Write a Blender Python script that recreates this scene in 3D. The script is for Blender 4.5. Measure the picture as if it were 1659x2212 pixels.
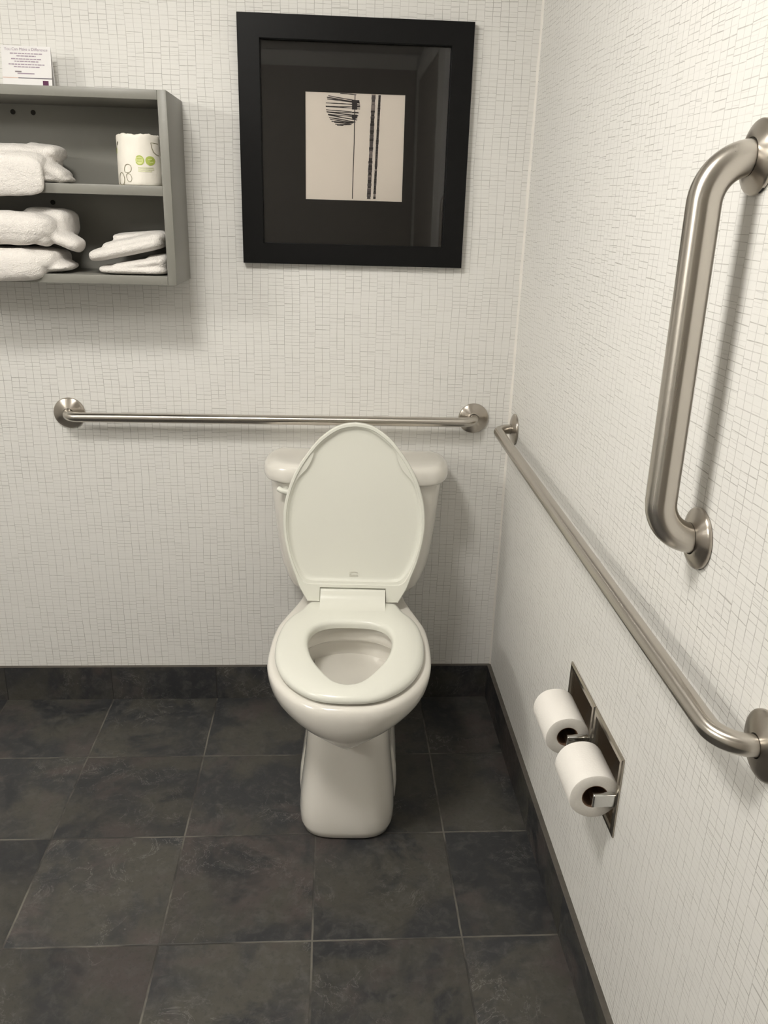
import bpy, bmesh, math, random
import numpy as np
from mathutils import Vector, Matrix

for o in list(bpy.data.objects):
    bpy.data.objects.remove(o)
S = bpy.context.scene
COL = S.collection
PI = math.pi

# ------------------------------------------------------------------ camera
F_PX = 1800.26
cam_d = bpy.data.cameras.new('camera')
cam = bpy.data.objects.new('camera', cam_d)
COL.objects.link(cam)
yaw, pitch, roll = 0.0662, -0.3499, 0.0292
cy, sy, cp, sp = math.cos(yaw), math.sin(yaw), math.cos(pitch), math.sin(pitch)
fw = Vector((sy * cp, cy * cp, sp))
ri = Vector((cy, -sy, 0))
up = ri.cross(fw)
r2 = math.cos(roll) * ri + math.sin(roll) * up
u2 = -math.sin(roll) * ri + math.cos(roll) * up
M = Matrix((r2, u2, -fw)).transposed().to_4x4()
M.translation = Vector((-0.48165, -2.19084, 1.39563))
cam.matrix_world = M
cam_d.sensor_fit = 'HORIZONTAL'
cam_d.sensor_width = 36.0
cam_d.lens = F_PX * 36.0 / 1659.0
cam_d.clip_start = 0.02
S.camera = cam

# ------------------------------------------------------------------ light and exposure
S.view_settings.view_transform = 'Standard'
S.view_settings.look = 'None'
S.view_settings.gamma = 1.0
S.view_settings.use_curve_mapping = False
S.view_settings.exposure = 0.05
CEIL_LIGHT = 65.0         # emission strength of the ceiling diffuser
CEIL_COL = (1.0, 0.965, 0.905)
FILL_LIGHT = 62.0  # emission strength of the added fill lamp
FILL_COL = (1.0, 0.970, 0.905)
LIGHT_POS = (-0.97, -1.27, 2.21)
CEIL_Z = 2.21
wd = bpy.data.worlds.new('world')
S.world = wd
wd.use_nodes = True
wd.node_tree.nodes['Background'].inputs[0].default_value = (1.0, 0.95, 0.88, 1)
wd.node_tree.nodes['Background'].inputs[1].default_value = 0.03

# ------------------------------------------------------------------ node helpers
class NT:
    def __init__(self, name):
        self.m = bpy.data.materials.new(name)
        self.m.use_nodes = True
        self.t = self.m.node_tree
        self.b = self.t.nodes['Principled BSDF']
        self.out = self.t.nodes['Material Output']
    def n(self, typ, **kw):
        x = self.t.nodes.new(typ)
        for k, v in kw.items():
            setattr(x, k, v)
        return x
    def put(self, sock, v):
        if isinstance(v, bpy.types.NodeSocket):
            self.t.links.new(v, sock)
        elif isinstance(v, (tuple, list)) and len(v) == 3 and sock.type == 'RGBA':
            sock.default_value = (*v, 1)
        else:
            sock.default_value = v
    def math(self, op, a, b=0.0, c=0.0, clamp=False):
        x = self.n('ShaderNodeMath', operation=op, use_clamp=clamp)
        for i, v in enumerate((a, b, c)):
            self.put(x.inputs[i], v)
        return x.outputs[0]
    def add(self, a, b): return self.math('ADD', a, b)
    def sub(self, a, b): return self.math('SUBTRACT', a, b)
    def mul(self, a, b): return self.math('MULTIPLY', a, b)
    def floor(self, a): return self.math('FLOOR', a)
    def fract(self, a): return self.math('FRACT', a)
    def absv(self, a): return self.math('ABSOLUTE', a)
    def ramp(self, v, a, b, x=0.0, y=1.0):
        r = self.n('ShaderNodeMapRange')
        r.interpolation_type = 'SMOOTHSTEP'
        self.put(r.inputs[0], v)
        for i, q in enumerate((a, b, x, y)):
            self.put(r.inputs[i + 1], q)
        return r.outputs[0]
    def vec(self, x, y, z=0.0):
        c = self.n('ShaderNodeCombineXYZ')
        for i, v in enumerate((x, y, z)):
            self.put(c.inputs[i], v)
        return c.outputs[0]
    def white(self, v):
        w = self.n('ShaderNodeTexWhiteNoise', noise_dimensions='3D')
        self.put(w.inputs['Vector'], v)
        return w.outputs['Value']
    def noise(self, v, scale=1.0, detail=2.0, rough=0.5, dist=0.0):
        w = self.n('ShaderNodeTexNoise', noise_dimensions='3D')
        self.put(w.inputs['Vector'], v)
        w.inputs['Scale'].default_value = scale
        w.inputs['Detail'].default_value = detail
        w.inputs['Roughness'].default_value = rough
        w.inputs['Distortion'].default_value = dist
        return w.outputs[0]
    def mix(self, f, a, b, blend='MIX'):
        x = self.n('ShaderNodeMix', data_type='RGBA', blend_type=blend)
        self.put(x.inputs[0], f)
        self.put(x.inputs[6], a)
        self.put(x.inputs[7], b)
        return x.outputs[2]
    def coords(self):
        g = self.n('ShaderNodeTexCoord')
        s = self.n('ShaderNodeSeparateXYZ')
        self.t.links.new(g.outputs['Object'], s.inputs[0])
        return g.outputs['Object'], s.outputs[0], s.outputs[1], s.outputs[2]
    def bump(self, h, strength=0.2, dist=0.001):
        b = self.n('ShaderNodeBump')
        b.inputs['Strength'].default_value = strength
        b.inputs['Distance'].default_value = dist
        self.put(b.inputs['Height'], h)
        self.t.links.new(b.outputs[0], self.b.inputs['Normal'])
    def set(self, **kw):
        for k, v in kw.items():
            self.put(self.b.inputs[k.replace('_', ' ')], v)
        return self

def simple(name, col, rough=0.5, metal=0.0, var=0.04, scale=30.0, spec=0.5, bump=0.0, bscale=400.0, coat=0.0):
    q = NT(name)
    obj, x, y, z = q.coords()
    f = q.noise(obj, scale, 3.0)
    dark = tuple(c * (1 - var) for c in col)
    lite = tuple(min(1, c * (1 + var)) for c in col)
    q.set(Base_Color=q.mix(f, dark, lite), Roughness=rough, Metallic=metal)
    q.b.inputs['Specular IOR Level'].default_value = spec
    if coat:
        q.b.inputs['Coat Weight'].default_value = coat
        q.b.inputs['Coat Roughness'].default_value = 0.05
    if bump:
        q.bump(q.noise(obj, bscale, 2.0), bump, 0.002)
    return q.m

def wallpaper(name, axis):
    q = NT(name)
    obj, x, y, z = q.coords()
    u = x if axis == 'x' else y
    v = z
    # slow hand-drawn wander of the verticals
    wob = q.mul(q.sub(q.noise(q.vec(q.mul(u, 9.0), q.mul(v, 5.0), 3.1), 1.0, 1.0), 0.5), 0.010)
    jit = q.mul(q.sub(q.noise(q.vec(q.mul(u, 60.0), q.mul(v, 70.0), 7.7), 1.0, 1.0), 0.5), 0.0009)
    uu = q.add(u, q.add(wob, jit))
    CW = 0.0196
    cu = q.math('DIVIDE', uu, CW)
    line_id = q.math('ROUND', cu)
    dv = q.mul(q.absv(q.sub(cu, line_id)), CW)
    vline = q.ramp(dv, 0.00035, 0.0008, 1.0, 0.0)
    vint = q.noise(q.vec(q.mul(line_id, 3.7), q.mul(v, 22.0), 1.3), 1.0, 2.0)
    vint = q.ramp(vint, 0.32, 0.68, 0.30, 1.0)
    vmask = q.mul(vline, vint)
    # horizontal strokes across pairs of columns and across single columns
    def rows(width, off, seed, lo, hi, rowh):
        k = q.add(q.math('DIVIDE', uu, width), off)
        col = q.floor(k)
        fx = q.sub(q.fract(k), 0.5)
        sh = q.white(q.vec(col, seed, 0.5))
        warp = q.mul(q.noise(q.vec(q.mul(col, 5.3), q.mul(v, 30.0), seed), 1.0, 1.0), 0.016)
        vv = q.add(q.add(v, q.mul(sh, 0.3)), warp)
        rr = q.math('DIVIDE', vv, rowh)
        rid = q.math('ROUND', rr)
        tilt = q.mul(q.mul(fx, q.sub(q.white(q.vec(col, rid, seed + 2)), 0.5)), 0.22)
        dd = q.mul(q.absv(q.sub(q.add(rr, tilt), rid)), rowh)
        ln = q.ramp(dd, 0.0003, 0.0008, 1.0, 0.0)
        inten = q.ramp(q.white(q.vec(col, rid, seed)), lo, hi, 0.0, 1.0)
        fade = q.ramp(q.noise(q.vec(q.mul(u, 70.0), q.mul(rid, 9.1), seed), 1.0, 1.0), 0.3, 0.6, 0.55, 1.0)
        return q.mul(q.mul(ln, inten), fade)
    h1 = rows(CW * 2, 0.5, 11.0, -0.35, 1.15, 0.0098)
    h2 = rows(CW, 0.0, 23.0, 0.62, 1.3, 0.0115)
    mask = q.math('MAXIMUM', vmask, q.math('MAXIMUM', h1, h2))
    patch = q.noise(q.vec(q.mul(u, 2.0), q.mul(v, 2.0), 0.0), 1.0, 2.0)
    mask = q.mul(mask, q.ramp(patch, 0.3, 0.7, 0.50, 0.72))
    base = q.mix(q.noise(obj, 40.0, 2.0), (0.775, 0.765, 0.735), (0.805, 0.795, 0.765))
    q.set(Base_Color=q.mix(mask, base, (0.23, 0.21, 0.185)), Roughness=0.62)
    q.b.inputs['Specular IOR Level'].default_value = 0.35
    q.bump(q.add(q.noise(obj, 500.0, 2.0), q.mul(mask, -1.0)), 0.12, 0.0006)
    return q.m

GX, GY, TILE = -0.2115, -0.2918, 0.305
def slate(name, mode):
    """mode: floor (x,y grid), back (x joints), right (y joints)"""
    q = NT(name)
    obj, x, y, z = q.coords()
    wander = q.mul(q.sub(q.noise(obj, 14.0, 2.0), 0.5), 0.0022)
    fx = q.math('DIVIDE', q.sub(q.add(x, wander), GX), TILE)
    fy = q.math('DIVIDE', q.sub(q.add(y, wander), GY), TILE)
    def line(f, w):
        d = q.mul(q.absv(q.sub(f, q.math('ROUND', f))), TILE)
        return q.ramp(d, w * 0.6, w * 1.3, 1.0, 0.0)
    gw = 0.0021
    if mode == 'floor':
        g = q.math('MAXIMUM', line(fx, gw), line(fy, gw))
        tid = q.vec(q.floor(fx), q.floor(fy), 4.0)
    elif mode == 'back':
        g = line(fx, 0.0012)
        tid = q.vec(q.floor(fx), 17.0, 9.0)
    else:
        g = line(fy, 0.0012)
        tid = q.vec(31.0, q.floor(fy), 2.0)
    wn = q.n('ShaderNodeTexWhiteNoise', noise_dimensions='3D')
    q.put(wn.inputs['Vector'], tid)
    off = q.n('ShaderNodeVectorMath', operation='SCALE')
    q.put(off.inputs[0], wn.outputs['Color'])
    off.inputs['Scale'].default_value = 20.0
    pv = q.n('ShaderNodeVectorMath', operation='ADD')
    q.put(pv.inputs[0], obj); q.put(pv.inputs[1], off.outputs[0])
    P = pv.outputs[0]
    n1 = q.noise(P, 6.0, 5.0, 0.6, 0.4)
    n2 = q.noise(P, 11.0, 6.0, 0.65, 1.2)
    n3 = q.noise(P, 40.0, 5.0, 0.7, 0.5)
    col = q.mix(q.ramp(n1, 0.40, 0.60), (0.026, 0.027, 0.030), (0.054, 0.051, 0.043))
    col = q.mix(q.ramp(q.noise(P, 4.5, 4.0, 0.6, 0.5), 0.52, 0.66), col, (0.060, 0.050, 0.047))
    col = q.mix(q.ramp(q.noise(P, 3.9, 5.0, 0.65, 0.8), 0.55, 0.66), col, (0.021, 0.022, 0.025))
    col = q.mix(q.mul(q.ramp(n3, 0.45, 0.70), 0.50), col, (0.086, 0.083, 0.077))
    col = q.mix(q.mul(q.ramp(q.noise(P, 90.0, 4.0, 0.7), 0.5, 0.7), 0.35), col, (0.022, 0.022, 0.022))
    vein = q.ramp(q.absv(q.sub(n2, 0.5)), 0.0, 0.010, 1.0, 0.0)
    vm = q.mul(vein, q.ramp(q.noise(P, 5.0, 2.0), 0.46, 0.64))
    col = q.mix(q.mul(vm, 0.75), col, (0.15, 0.145, 0.135))
    tone = q.math('MULTIPLY_ADD', wn.outputs['Value'], 0.30, 0.86)
    sc = q.n('ShaderNodeVectorMath', operation='SCALE')
    q.put(sc.inputs[0], col); q.put(sc.inputs['Scale'], tone)
    gn = q.ramp(q.noise(obj, 6.0, 4.0, 0.6), 0.38, 0.62)
    gcol = q.mix(gn, (0.034, 0.032, 0.030), (0.135, 0.126, 0.108)) if mode == 'floor' else (0.022, 0.021, 0.020)
    q.set(Base_Color=q.mix(g, sc.outputs[0], gcol), Roughness=q.ramp(n3, 0.3, 0.7, 0.42, 0.62))
    q.b.inputs['Specular IOR Level'].default_value = 0.42
    h = q.add(q.mul(n1, 0.8), q.add(q.mul(n3, 0.5), q.mul(g, -1.2)))
    q.bump(h, 0.35, 0.0018)
    return q.m

def brushed(name, col, rough, aniso=0.0, axis='Z', scale=(1, 1, 1)):
    q = NT(name)
    obj, x, y, z = q.coords()
    mp = q.n('ShaderNodeMapping')
    q.t.links.new(obj, mp.inputs[0])
    mp.inputs['Scale'].default_value = scale
    f = q.noise(mp.outputs[0], 1.0, 3.0, 0.6)
    q.set(Base_Color=q.mix(f, tuple(c * 0.97 for c in col), col), Metallic=1.0,
          Roughness=q.ramp(f, 0.2, 0.8, rough - 0.01, rough + 0.02))
    if aniso:
        q.b.inputs['Anisotropic'].default_value = aniso
        tg = q.n('ShaderNodeTangent', direction_type='RADIAL', axis=axis) if axis != 'UV' else q.n('ShaderNodeTangent', direction_type='UV_MAP')
        if axis != 'UV':
            q.b.inputs['Anisotropic Rotation'].default_value = 0.25
        q.t.links.new(tg.outputs[0], q.b.inputs['Tangent'])
    return q.m

def terry(name, col):
    q = NT(name)
    obj, x, y, z = q.coords()
    f = q.noise(obj, 160.0, 3.0, 0.7)
    q.set(Base_Color=q.mix(f, tuple(c * 0.93 for c in col), col), Roughness=0.95)
    q.b.inputs['Specular IOR Level'].default_value = 0.1
    q.b.inputs['Sheen Weight'].default_value = 0.15
    q.bump(q.add(q.noise(obj, 380.0, 2.0), q.mul(q.noise(obj, 70.0, 4.0), 1.6)), 0.6, 0.004)
    return q.m

MAT = {}
MAT['paper_back'] = wallpaper('wallpaper_grid_x', 'x')
MAT['paper_right'] = wallpaper('wallpaper_grid_y', 'y')
MAT['floor'] = slate('slate_floor', 'floor')
MAT['base_back'] = slate('slate_base_x', 'back')
MAT['base_right'] = slate('slate_base_y', 'right')
MAT['base_edge'] = simple('slate_raw_edge', (0.085, 0.076, 0.064), 0.8, var=0.35, scale=60)
MAT['caulk'] = simple('white_caulk', (0.80, 0.77, 0.72), 0.5, var=0.08, scale=50)
MAT['white_paint'] = simple('white_paint', (0.78, 0.76, 0.72), 0.6)
MAT['door_paint'] = simple('tan_door', (0.36, 0.33, 0.29), 0.5)
MAT['china'] = simple('vitreous_china', (0.80, 0.772, 0.71), 0.16, var=0.012, scale=8, coat=0.6)
MAT['seat'] = simple('seat_plastic', (0.80, 0.80, 0.725), 0.24, var=0.01, scale=8)
MAT['seat_mark'] = simple('moulded_mark', (0.66, 0.65, 0.58), 0.3)
MAT['gap'] = simple('dark_seam', (0.05, 0.048, 0.042), 0.8)
MAT['steel'] = brushed('brushed_steel', (0.53, 0.49, 0.44), 0.27, scale=(60, 60, 60))
MAT['steel_bar_x'] = brushed('brushed_bar_x', (0.55, 0.515, 0.465), 0.25, aniso=0.75, axis='UV', scale=(2, 60, 60))
MAT['steel_bar_y'] = brushed('brushed_bar_y', (0.55, 0.515, 0.465), 0.25, aniso=0.75, axis='UV', scale=(60, 2, 60))
MAT['steel_bar_z'] = brushed('brushed_bar_z', (0.56, 0.525, 0.475), 0.26, aniso=0.75, axis='UV', scale=(60, 60, 2))
MAT['steel_spun'] = brushed('spun_steel', (0.50, 0.46, 0.41), 0.30, aniso=0.8, axis='Z', scale=(80, 80, 400))
MAT['chrome'] = brushed('satin_chrome', (0.66, 0.66, 0.64), 0.14, scale=(40, 40, 40))
MAT['steel_plate'] = brushed('plate_steel', (0.42, 0.385, 0.335), 0.24, scale=(300, 300, 8))
MAT['steel_dark'] = brushed('recess_steel', (0.42, 0.37, 0.31), 0.42, scale=(200, 200, 8))
MAT['tissue'] = simple('tissue_paper', (0.86, 0.83, 0.785), 0.9, var=0.02, bump=0.25, bscale=260, spec=0.2)
MAT['tissue_end'] = simple('tissue_paper_end', (0.80, 0.77, 0.72), 0.95, var=0.05, scale=300, bump=0.3, bscale=700, spec=0.1)
MAT['cardboard'] = simple('brown_cardboard', (0.20, 0.115, 0.07), 0.85, var=0.1)
MAT['wrapper'] = simple('wrapper_paper', (0.82, 0.78, 0.70), 0.6, var=0.03, bump=0.3, bscale=70)
MAT['green'] = simple('green_print', (0.42, 0.50, 0.10), 0.6)
MAT['light_green'] = simple('light_green_print', (0.62, 0.66, 0.28), 0.6)
MAT['pale_green'] = simple('pale_green_print', (0.66, 0.66, 0.45), 0.6)
MAT['olive_line'] = simple('olive_line_print', (0.24, 0.22, 0.14), 0.6)
MAT['dark_print'] = simple('dark_print', (0.10, 0.09, 0.05), 0.6)
MAT['cabinet'] = simple('grey_cabinet_paint', (0.222, 0.217, 0.192), 0.42, var=0.03, scale=12)
MAT['hole'] = simple('dark_hole', (0.03, 0.028, 0.025), 0.9)
MAT['towel'] = terry('white_terry', (0.80, 0.765, 0.725))
MAT['card'] = simple('card_stock', (0.80, 0.785, 0.78), 0.7, var=0.01)
MAT['card_text'] = simple('purple_grey_ink', (0.36, 0.29, 0.36), 0.7)
MAT['card_dark'] = simple('dark_ink', (0.24, 0.21, 0.22), 0.7)
MAT['card_line'] = simple('slate_ink', (0.16, 0.145, 0.17), 0.7)
MAT['card_orange'] = simple('peach_ink', (0.70, 0.50, 0.42), 0.7)
MAT['card_purple'] = simple('purple_ink', (0.10, 0.02, 0.07), 0.7)
MAT['frame'] = simple('black_frame', (0.006, 0.006, 0.006), 0.45, var=0.2, scale=60, spec=0.14)
MAT['mat_board'] = simple('black_mat', (0.012, 0.0108, 0.010), 0.85, spec=0.2)
MAT['art_paper'] = simple('cream_paper', (0.89, 0.81, 0.715), 0.8, var=0.02)
MAT['ink'] = simple('black_ink', (0.020, 0.014, 0.014), 0.7)
MAT['ink_mid'] = simple('worn_ink', (0.085, 0.070, 0.068), 0.7)
MAT['ink_pale'] = simple('pale_ink', (0.22, 0.18, 0.165), 0.7)

g = NT('picture_glass')
tr = g.n('ShaderNodeBsdfTransparent'); gl = g.n('ShaderNodeBsdfGlossy'); fr = g.n('ShaderNodeFresnel')
gl.inputs['Roughness'].default_value = 0.02
fr.inputs['IOR'].default_value = 1.5
mx = g.n('ShaderNodeMixShader')
g.t.links.new(fr.outputs[0], mx.inputs[0]); g.t.links.new(tr.outputs[0], mx.inputs[1]); g.t.links.new(gl.outputs[0], mx.inputs[2])
g.t.links.new(mx.outputs[0], g.out.inputs[0])
MAT['glass'] = g.m
g = NT('toilet_water')
g.set(Base_Color=(0.94, 0.93, 0.86), Roughness=0.02)
g.b.inputs['Transmission Weight'].default_value = 1.0
g.b.inputs['IOR'].default_value = 1.33
MAT['water'] = g.m
def emit(name, col, s):
    g = NT(name)
    g.b.inputs['Base Color'].default_value = (0.9, 0.9, 0.88, 1)
    g.b.inputs['Emission Color'].default_value = (*col, 1)
    g.b.inputs['Emission Strength'].default_value = s
    return g.m
MAT['lamp'] = emit('lit_diffuser', CEIL_COL, CEIL_LIGHT)
MAT['fill'] = emit('fill_emission', FILL_COL, FILL_LIGHT)  # glow of the added fill lamp

# ------------------------------------------------------------------ object helpers
def link(name, me, mat=None, parent=None, loc=None, rot=None, smooth=None):
    o = bpy.data.objects.new(name, me)
    COL.objects.link(o)
    if mat is not None:
        for m in (mat if isinstance(mat, (list, tuple)) else [mat]):
            me.materials.append(m)
    if parent is not None:
        o.parent = parent
    if loc is not None:
        o.location = loc
    if rot is not None:
        o.rotation_euler = rot
    if smooth is not None:
        me.shade_smooth()
        me.set_sharp_from_angle(angle=math.radians(smooth))
    return o

def from_bm(name, bm, mat=None, parent=None, smooth=35, recalc=True, **kw):
    if recalc:
        bmesh.ops.recalc_face_normals(bm, faces=bm.faces[:])
    me = bpy.data.meshes.new(name)
    bm.to_mesh(me)
    bm.free()
    return link(name, me, mat, parent, smooth=smooth, **kw)

def thing(name, label, cat, loc=(0, 0, 0), rot=(0, 0, 0), group=None):
    o = bpy.data.objects.new(name, None)
    o.empty_display_size = 0.05
    COL.objects.link(o)
    o.location = loc
    o.rotation_euler = rot
    tag(o, label, cat, group)
    return o

def tag(o, label, cat, group=None):
    o['label'] = label
    o['category'] = cat
    if group:
        o['group'] = group
    return o

def struct(o, label=None):
    o['kind'] = 'structure'
    if label:
        o['label'] = label
    return o

def box(bm, x0, x1, y0, y1, z0, z1, bevel=0.0, seg=2, mi=0):
    vs = [bm.verts.new((x, y, z)) for x in (x0, x1) for y in (y0, y1) for z in (z0, z1)]
    idx = [(0, 1, 3, 2), (4, 6, 7, 5), (0, 4, 5, 1), (2, 3, 7, 6), (0, 2, 6, 4), (1, 5, 7, 3)]
    fs = [bm.faces.new([vs[i] for i in f]) for f in idx]
    for f in fs:
        f.material_index = mi
    if bevel:
        es = list({e for f in fs for e in f.edges})
        bmesh.ops.bevel(bm, geom=es, offset=bevel, segments=seg, profile=0.5, affect='EDGES')
    return bm

def boxobj(name, dims, mat, parent=None, bevel=0.0, **kw):
    bm = bmesh.new()
    box(bm, *dims, bevel=bevel)
    return from_bm(name, bm, mat, parent, **kw)

def loft(bm, loops, cap0=True, cap1=True, closed=False):
    rows = [[bm.verts.new(tuple(map(float, p))) for p in lp] for lp in loops]
    n = len(rows[0])
    pairs = list(zip(rows[:-1], rows[1:]))
    if closed:
        pairs.append((rows[-1], rows[0]))
    for a, b in pairs:
        for i in range(n):
            j = (i + 1) % n
            bm.faces.new((a[i], a[j], b[j], b[i]))
    if not closed:
        if cap0:
            bm.faces.new(list(reversed(rows[0])))
        if cap1:
            bm.faces.new(rows[-1])
    return rows

def lathe(bm, prof, seg=64, cap0=False, cap1=False):
    loops = [[(r * math.cos(2 * PI * k / seg), r * math.sin(2 * PI * k / seg), z) for k in range(seg)] for r, z in prof]
    return loft(bm, loops, cap0, cap1)

def tube(bm, path, rad, seg=28, caps=True):
    pts = [Vector(p) for p in path]
    n = len(pts)
    tang = []
    for i in range(n):
        a = pts[max(0, i - 1)]; b = pts[min(n - 1, i + 1)]
        tang.append((b - a).normalized())
    ref = Vector((0, 0, 1)) if abs(tang[0].z) < 0.9 else Vector((1, 0, 0))
    nrm = (ref - tang[0] * ref.dot(tang[0])).normalized()
    uvl = bm.loops.layers.uv.verify()
    rows = []
    dist = [0.0]
    for i in range(n):
        nrm = (nrm - tang[i] * nrm.dot(tang[i])).normalized()
        bi = tang[i].cross(nrm)
        rows.append([bm.verts.new(pts[i] + rad * (math.cos(2 * PI * k / seg) * nrm + math.sin(2 * PI * k / seg) * bi)) for k in range(seg)])
        if i:
            dist.append(dist[-1] + (pts[i] - pts[i - 1]).length)
    for i in range(n - 1):
        for k in range(seg):
            j = (k + 1) % seg
            f = bm.faces.new((rows[i][k], rows[i][j], rows[i + 1][j], rows[i + 1][k]))
            for lp, uv in zip(f.loops, ((dist[i], k / seg), (dist[i], (k + 1) / seg), (dist[i + 1], (k + 1) / seg), (dist[i + 1], k / seg))):
                lp[uvl].uv = uv
    if caps:
        bm.faces.new(list(reversed(rows[0]))); bm.faces.new(rows[-1])

def catmull(pts, per=14, closed=False):
    P = [np.array(p, float) for p in pts]
    n = len(P)
    out = []
    rng = n if closed else n - 1
    for i in range(rng):
        if closed:
            a, b, c, d = P[(i - 1) % n], P[i], P[(i + 1) % n], P[(i + 2) % n]
        else:
            b, c = P[i], P[i + 1]
            a = P[i - 1] if i > 0 else 2 * b - c
            d = P[i + 2] if i + 2 < n else 2 * c - b
        for k in range(per):
            t = k / per
            out.append(0.5 * ((2 * b) + (-a + c) * t + (2 * a - 5 * b + 4 * c - d) * t * t + (-a + 3 * b - 3 * c + d) * t ** 3))
    if not closed:
        out.append(P[-1])
    return np.array(out)

def mirror_half(half, endpoints_on_axis=(True, True)):
    """half: points with x>=0 ordered; returns closed loop"""
    h = np.array(half, float)
    m = h[::-1].copy(); m[:, 0] *= -1
    if endpoints_on_axis[1]:
        m = m[1:]
    if endpoints_on_axis[0]:
        m = m[:-1]
    return np.concatenate([h, m])

def polar_resample(loop, c, n):
    a = np.arctan2(loop[:, 0] - c[0], loop[:, 1] - c[1])
    r = np.hypot(loop[:, 0] - c[0], loop[:, 1] - c[1])
    o = np.argsort(a); a = a[o]; r = r[o]
    a = np.concatenate([a - 2 * PI, a, a + 2 * PI]); r = np.concatenate([r, r, r])
    th = np.linspace(-PI, PI, n, endpoint=False)
    return th, np.interp(th, a, r)

# ================================================================== THE SETTING
XL, YF = -2.60, -3.10       # left wall, wall behind the camera
def slab(name, dims, mat, **kw):
    return struct(boxobj(name, dims, mat, smooth=None, **kw))
slab('floor', (XL, 0.0, YF, 0.0, -0.06, 0.0), MAT['floor'])
slab('ceiling', (XL, 0.0, YF, 0.0, CEIL_Z, CEIL_Z + 0.06), MAT['white_paint'])
slab('wall_back', (XL - 0.1, 0.10, 0.0, 0.10, -0.06, CEIL_Z + 0.06), MAT['paper_back'])
slab('wall_left', (XL - 0.1, XL, YF, 0.0, -0.06, CEIL_Z + 0.06), MAT['paper_right'])
slab('wall_front', (XL - 0.1, 0.10, YF - 0.1, YF, -0.06, CEIL_Z + 0.06), MAT['paper_back'])
# right wall with two openings for the recessed paper holder
HOLES = [(-0.902, -0.770, 0.414, 0.542), (-1.060, -0.937, 0.414, 0.542)]
bm = bmesh.new()
ys = sorted({YF, 0.0, *[h[0] for h in HOLES], *[h[1] for h in HOLES]})
zs = [-0.06, 0.414, 0.542, CEIL_Z + 0.06]
for i in range(len(ys) - 1):
    for k in range(3):
        inside = k == 1 and any(abs(ys[i] - h[0]) < 1e-6 for h in HOLES)
        if not inside:
            box(bm, 0.0, 0.10, ys[i], ys[i + 1], zs[k], zs[k + 1])
bmesh.ops.remove_doubles(bm, verts=bm.verts[:], dist=1e-5)
struct(from_bm('wall_right', bm, MAT['paper_right'], smooth=None))

BT, BH = 0.0117, 0.108
def baseboard(name, dims, mats, side):
    bm = bmesh.new()
    box(bm, *dims)
    for f in bm.faces:
        f.normal_update()
    bmesh.ops.recalc_face_normals(bm, faces=bm.faces[:])
    for f in bm.faces:
        if f.normal.z > 0.9:
            f.material_index = 1
    return struct(from_bm(name, bm, mats, smooth=None))
baseboard('baseboard_back', (XL, 0.0, -BT, 0.0, 0.0, BH), [MAT['base_back'], MAT['base_edge']], 'b')
baseboard('baseboard_right', (-BT, 0.0, -1.93, -BT, 0.0, BH), [MAT['base_right'], MAT['base_edge']], 'r')
baseboard('baseboard_left', (XL, XL + BT, YF, -BT, 0.0, BH), [MAT['base_right'], MAT['base_edge']], 'l')
# bead of caulk down the corner
bm = bmesh.new()
nz = 60
loops = []
rnd = random.Random(4)
for k in range(nz + 1):
    z = BH + (CEIL_Z - BH) * k / nz
    w = 0.0052 + rnd.uniform(-0.0012, 0.0012)
    loops.append([(0, 0, z), (-w, 0, z), (-w * 0.8, -w * 0.25, z), (-w * 0.35, -w * 0.62, z), (0, -w * 0.85, z)])
loft(bm, loops)
struct(from_bm('trim_1', bm, MAT['caulk'], smooth=60), 'white bead of caulk down the wall corner')

# door in the wall behind the camera
bm = bmesh.new()
box(bm, -1.75, -0.021, YF, YF + 0.012, 0.0, 2.13)
struct(from_bm('door_1', bm, MAT['door_paint'], smooth=None))
bm = bmesh.new()
for a in ((-1.83, -1.75, 0.0, 2.20), (-1.75, -0.021, 2.13, 2.20)):
    box(bm, a[0], a[1], YF, YF + 0.02, a[2], a[3])
struct(from_bm('trim_2', bm, MAT['white_paint'], smooth=None))

bm = bmesh.new()
box(bm, -0.012, 0.0, -3.00, -1.99, 0.0, 2.06)
struct(from_bm('door_2', bm, MAT['door_paint'], smooth=None))
bm = bmesh.new()
for a in ((-3.06, -3.00, 0.0, 2.13), (-1.99, -1.93, 0.0, 2.13), (-3.00, -1.99, 2.06, 2.13)):
    box(bm, -0.02, 0.0, a[0], a[1], a[2], a[3])
struct(from_bm('trim_3', bm, MAT['white_paint'], smooth=None))

# ------------------------------------------------------------------ lamps
t = thing('ceiling_light', 'round white flush ceiling light on the bathroom ceiling', 'ceiling light', (LIGHT_POS[0], LIGHT_POS[1], CEIL_Z))
bm = bmesh.new()
lathe(bm, [(0.0, 0.0), (0.185, 0.0), (0.185, -0.022), (0.172, -0.024), (0.172, -0.004), (0.0, -0.004)], 48)
from_bm('base_ring', bm, MAT['white_paint'], t)
bm = bmesh.new()
prof = [(0.171 * math.cos(a), -0.024 - 0.07 * math.sin(a)) for a in np.linspace(0, PI / 2 - 0.02, 10)]
lathe(bm, prof + [(0.0005, -0.094)], 48)
from_bm('diffuser', bm, MAT['lamp'], t, smooth=60)

t = thing('fill_light', 'added bar shaped vanity wall light with frosted glass on the left wall', 'wall light', (XL, -1.75, 1.98))  # unseen fill lamp, added to brighten the lower walls and the toilet
boxobj('back_plate', (0.0, 0.02, -0.30, 0.30, -0.05, 0.05), MAT['chrome'], t, bevel=0.004)
boxobj('fill_panel', (0.02, 0.11, -0.28, 0.28, -0.045, 0.045), MAT['fill'], t, bevel=0.012)

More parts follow.
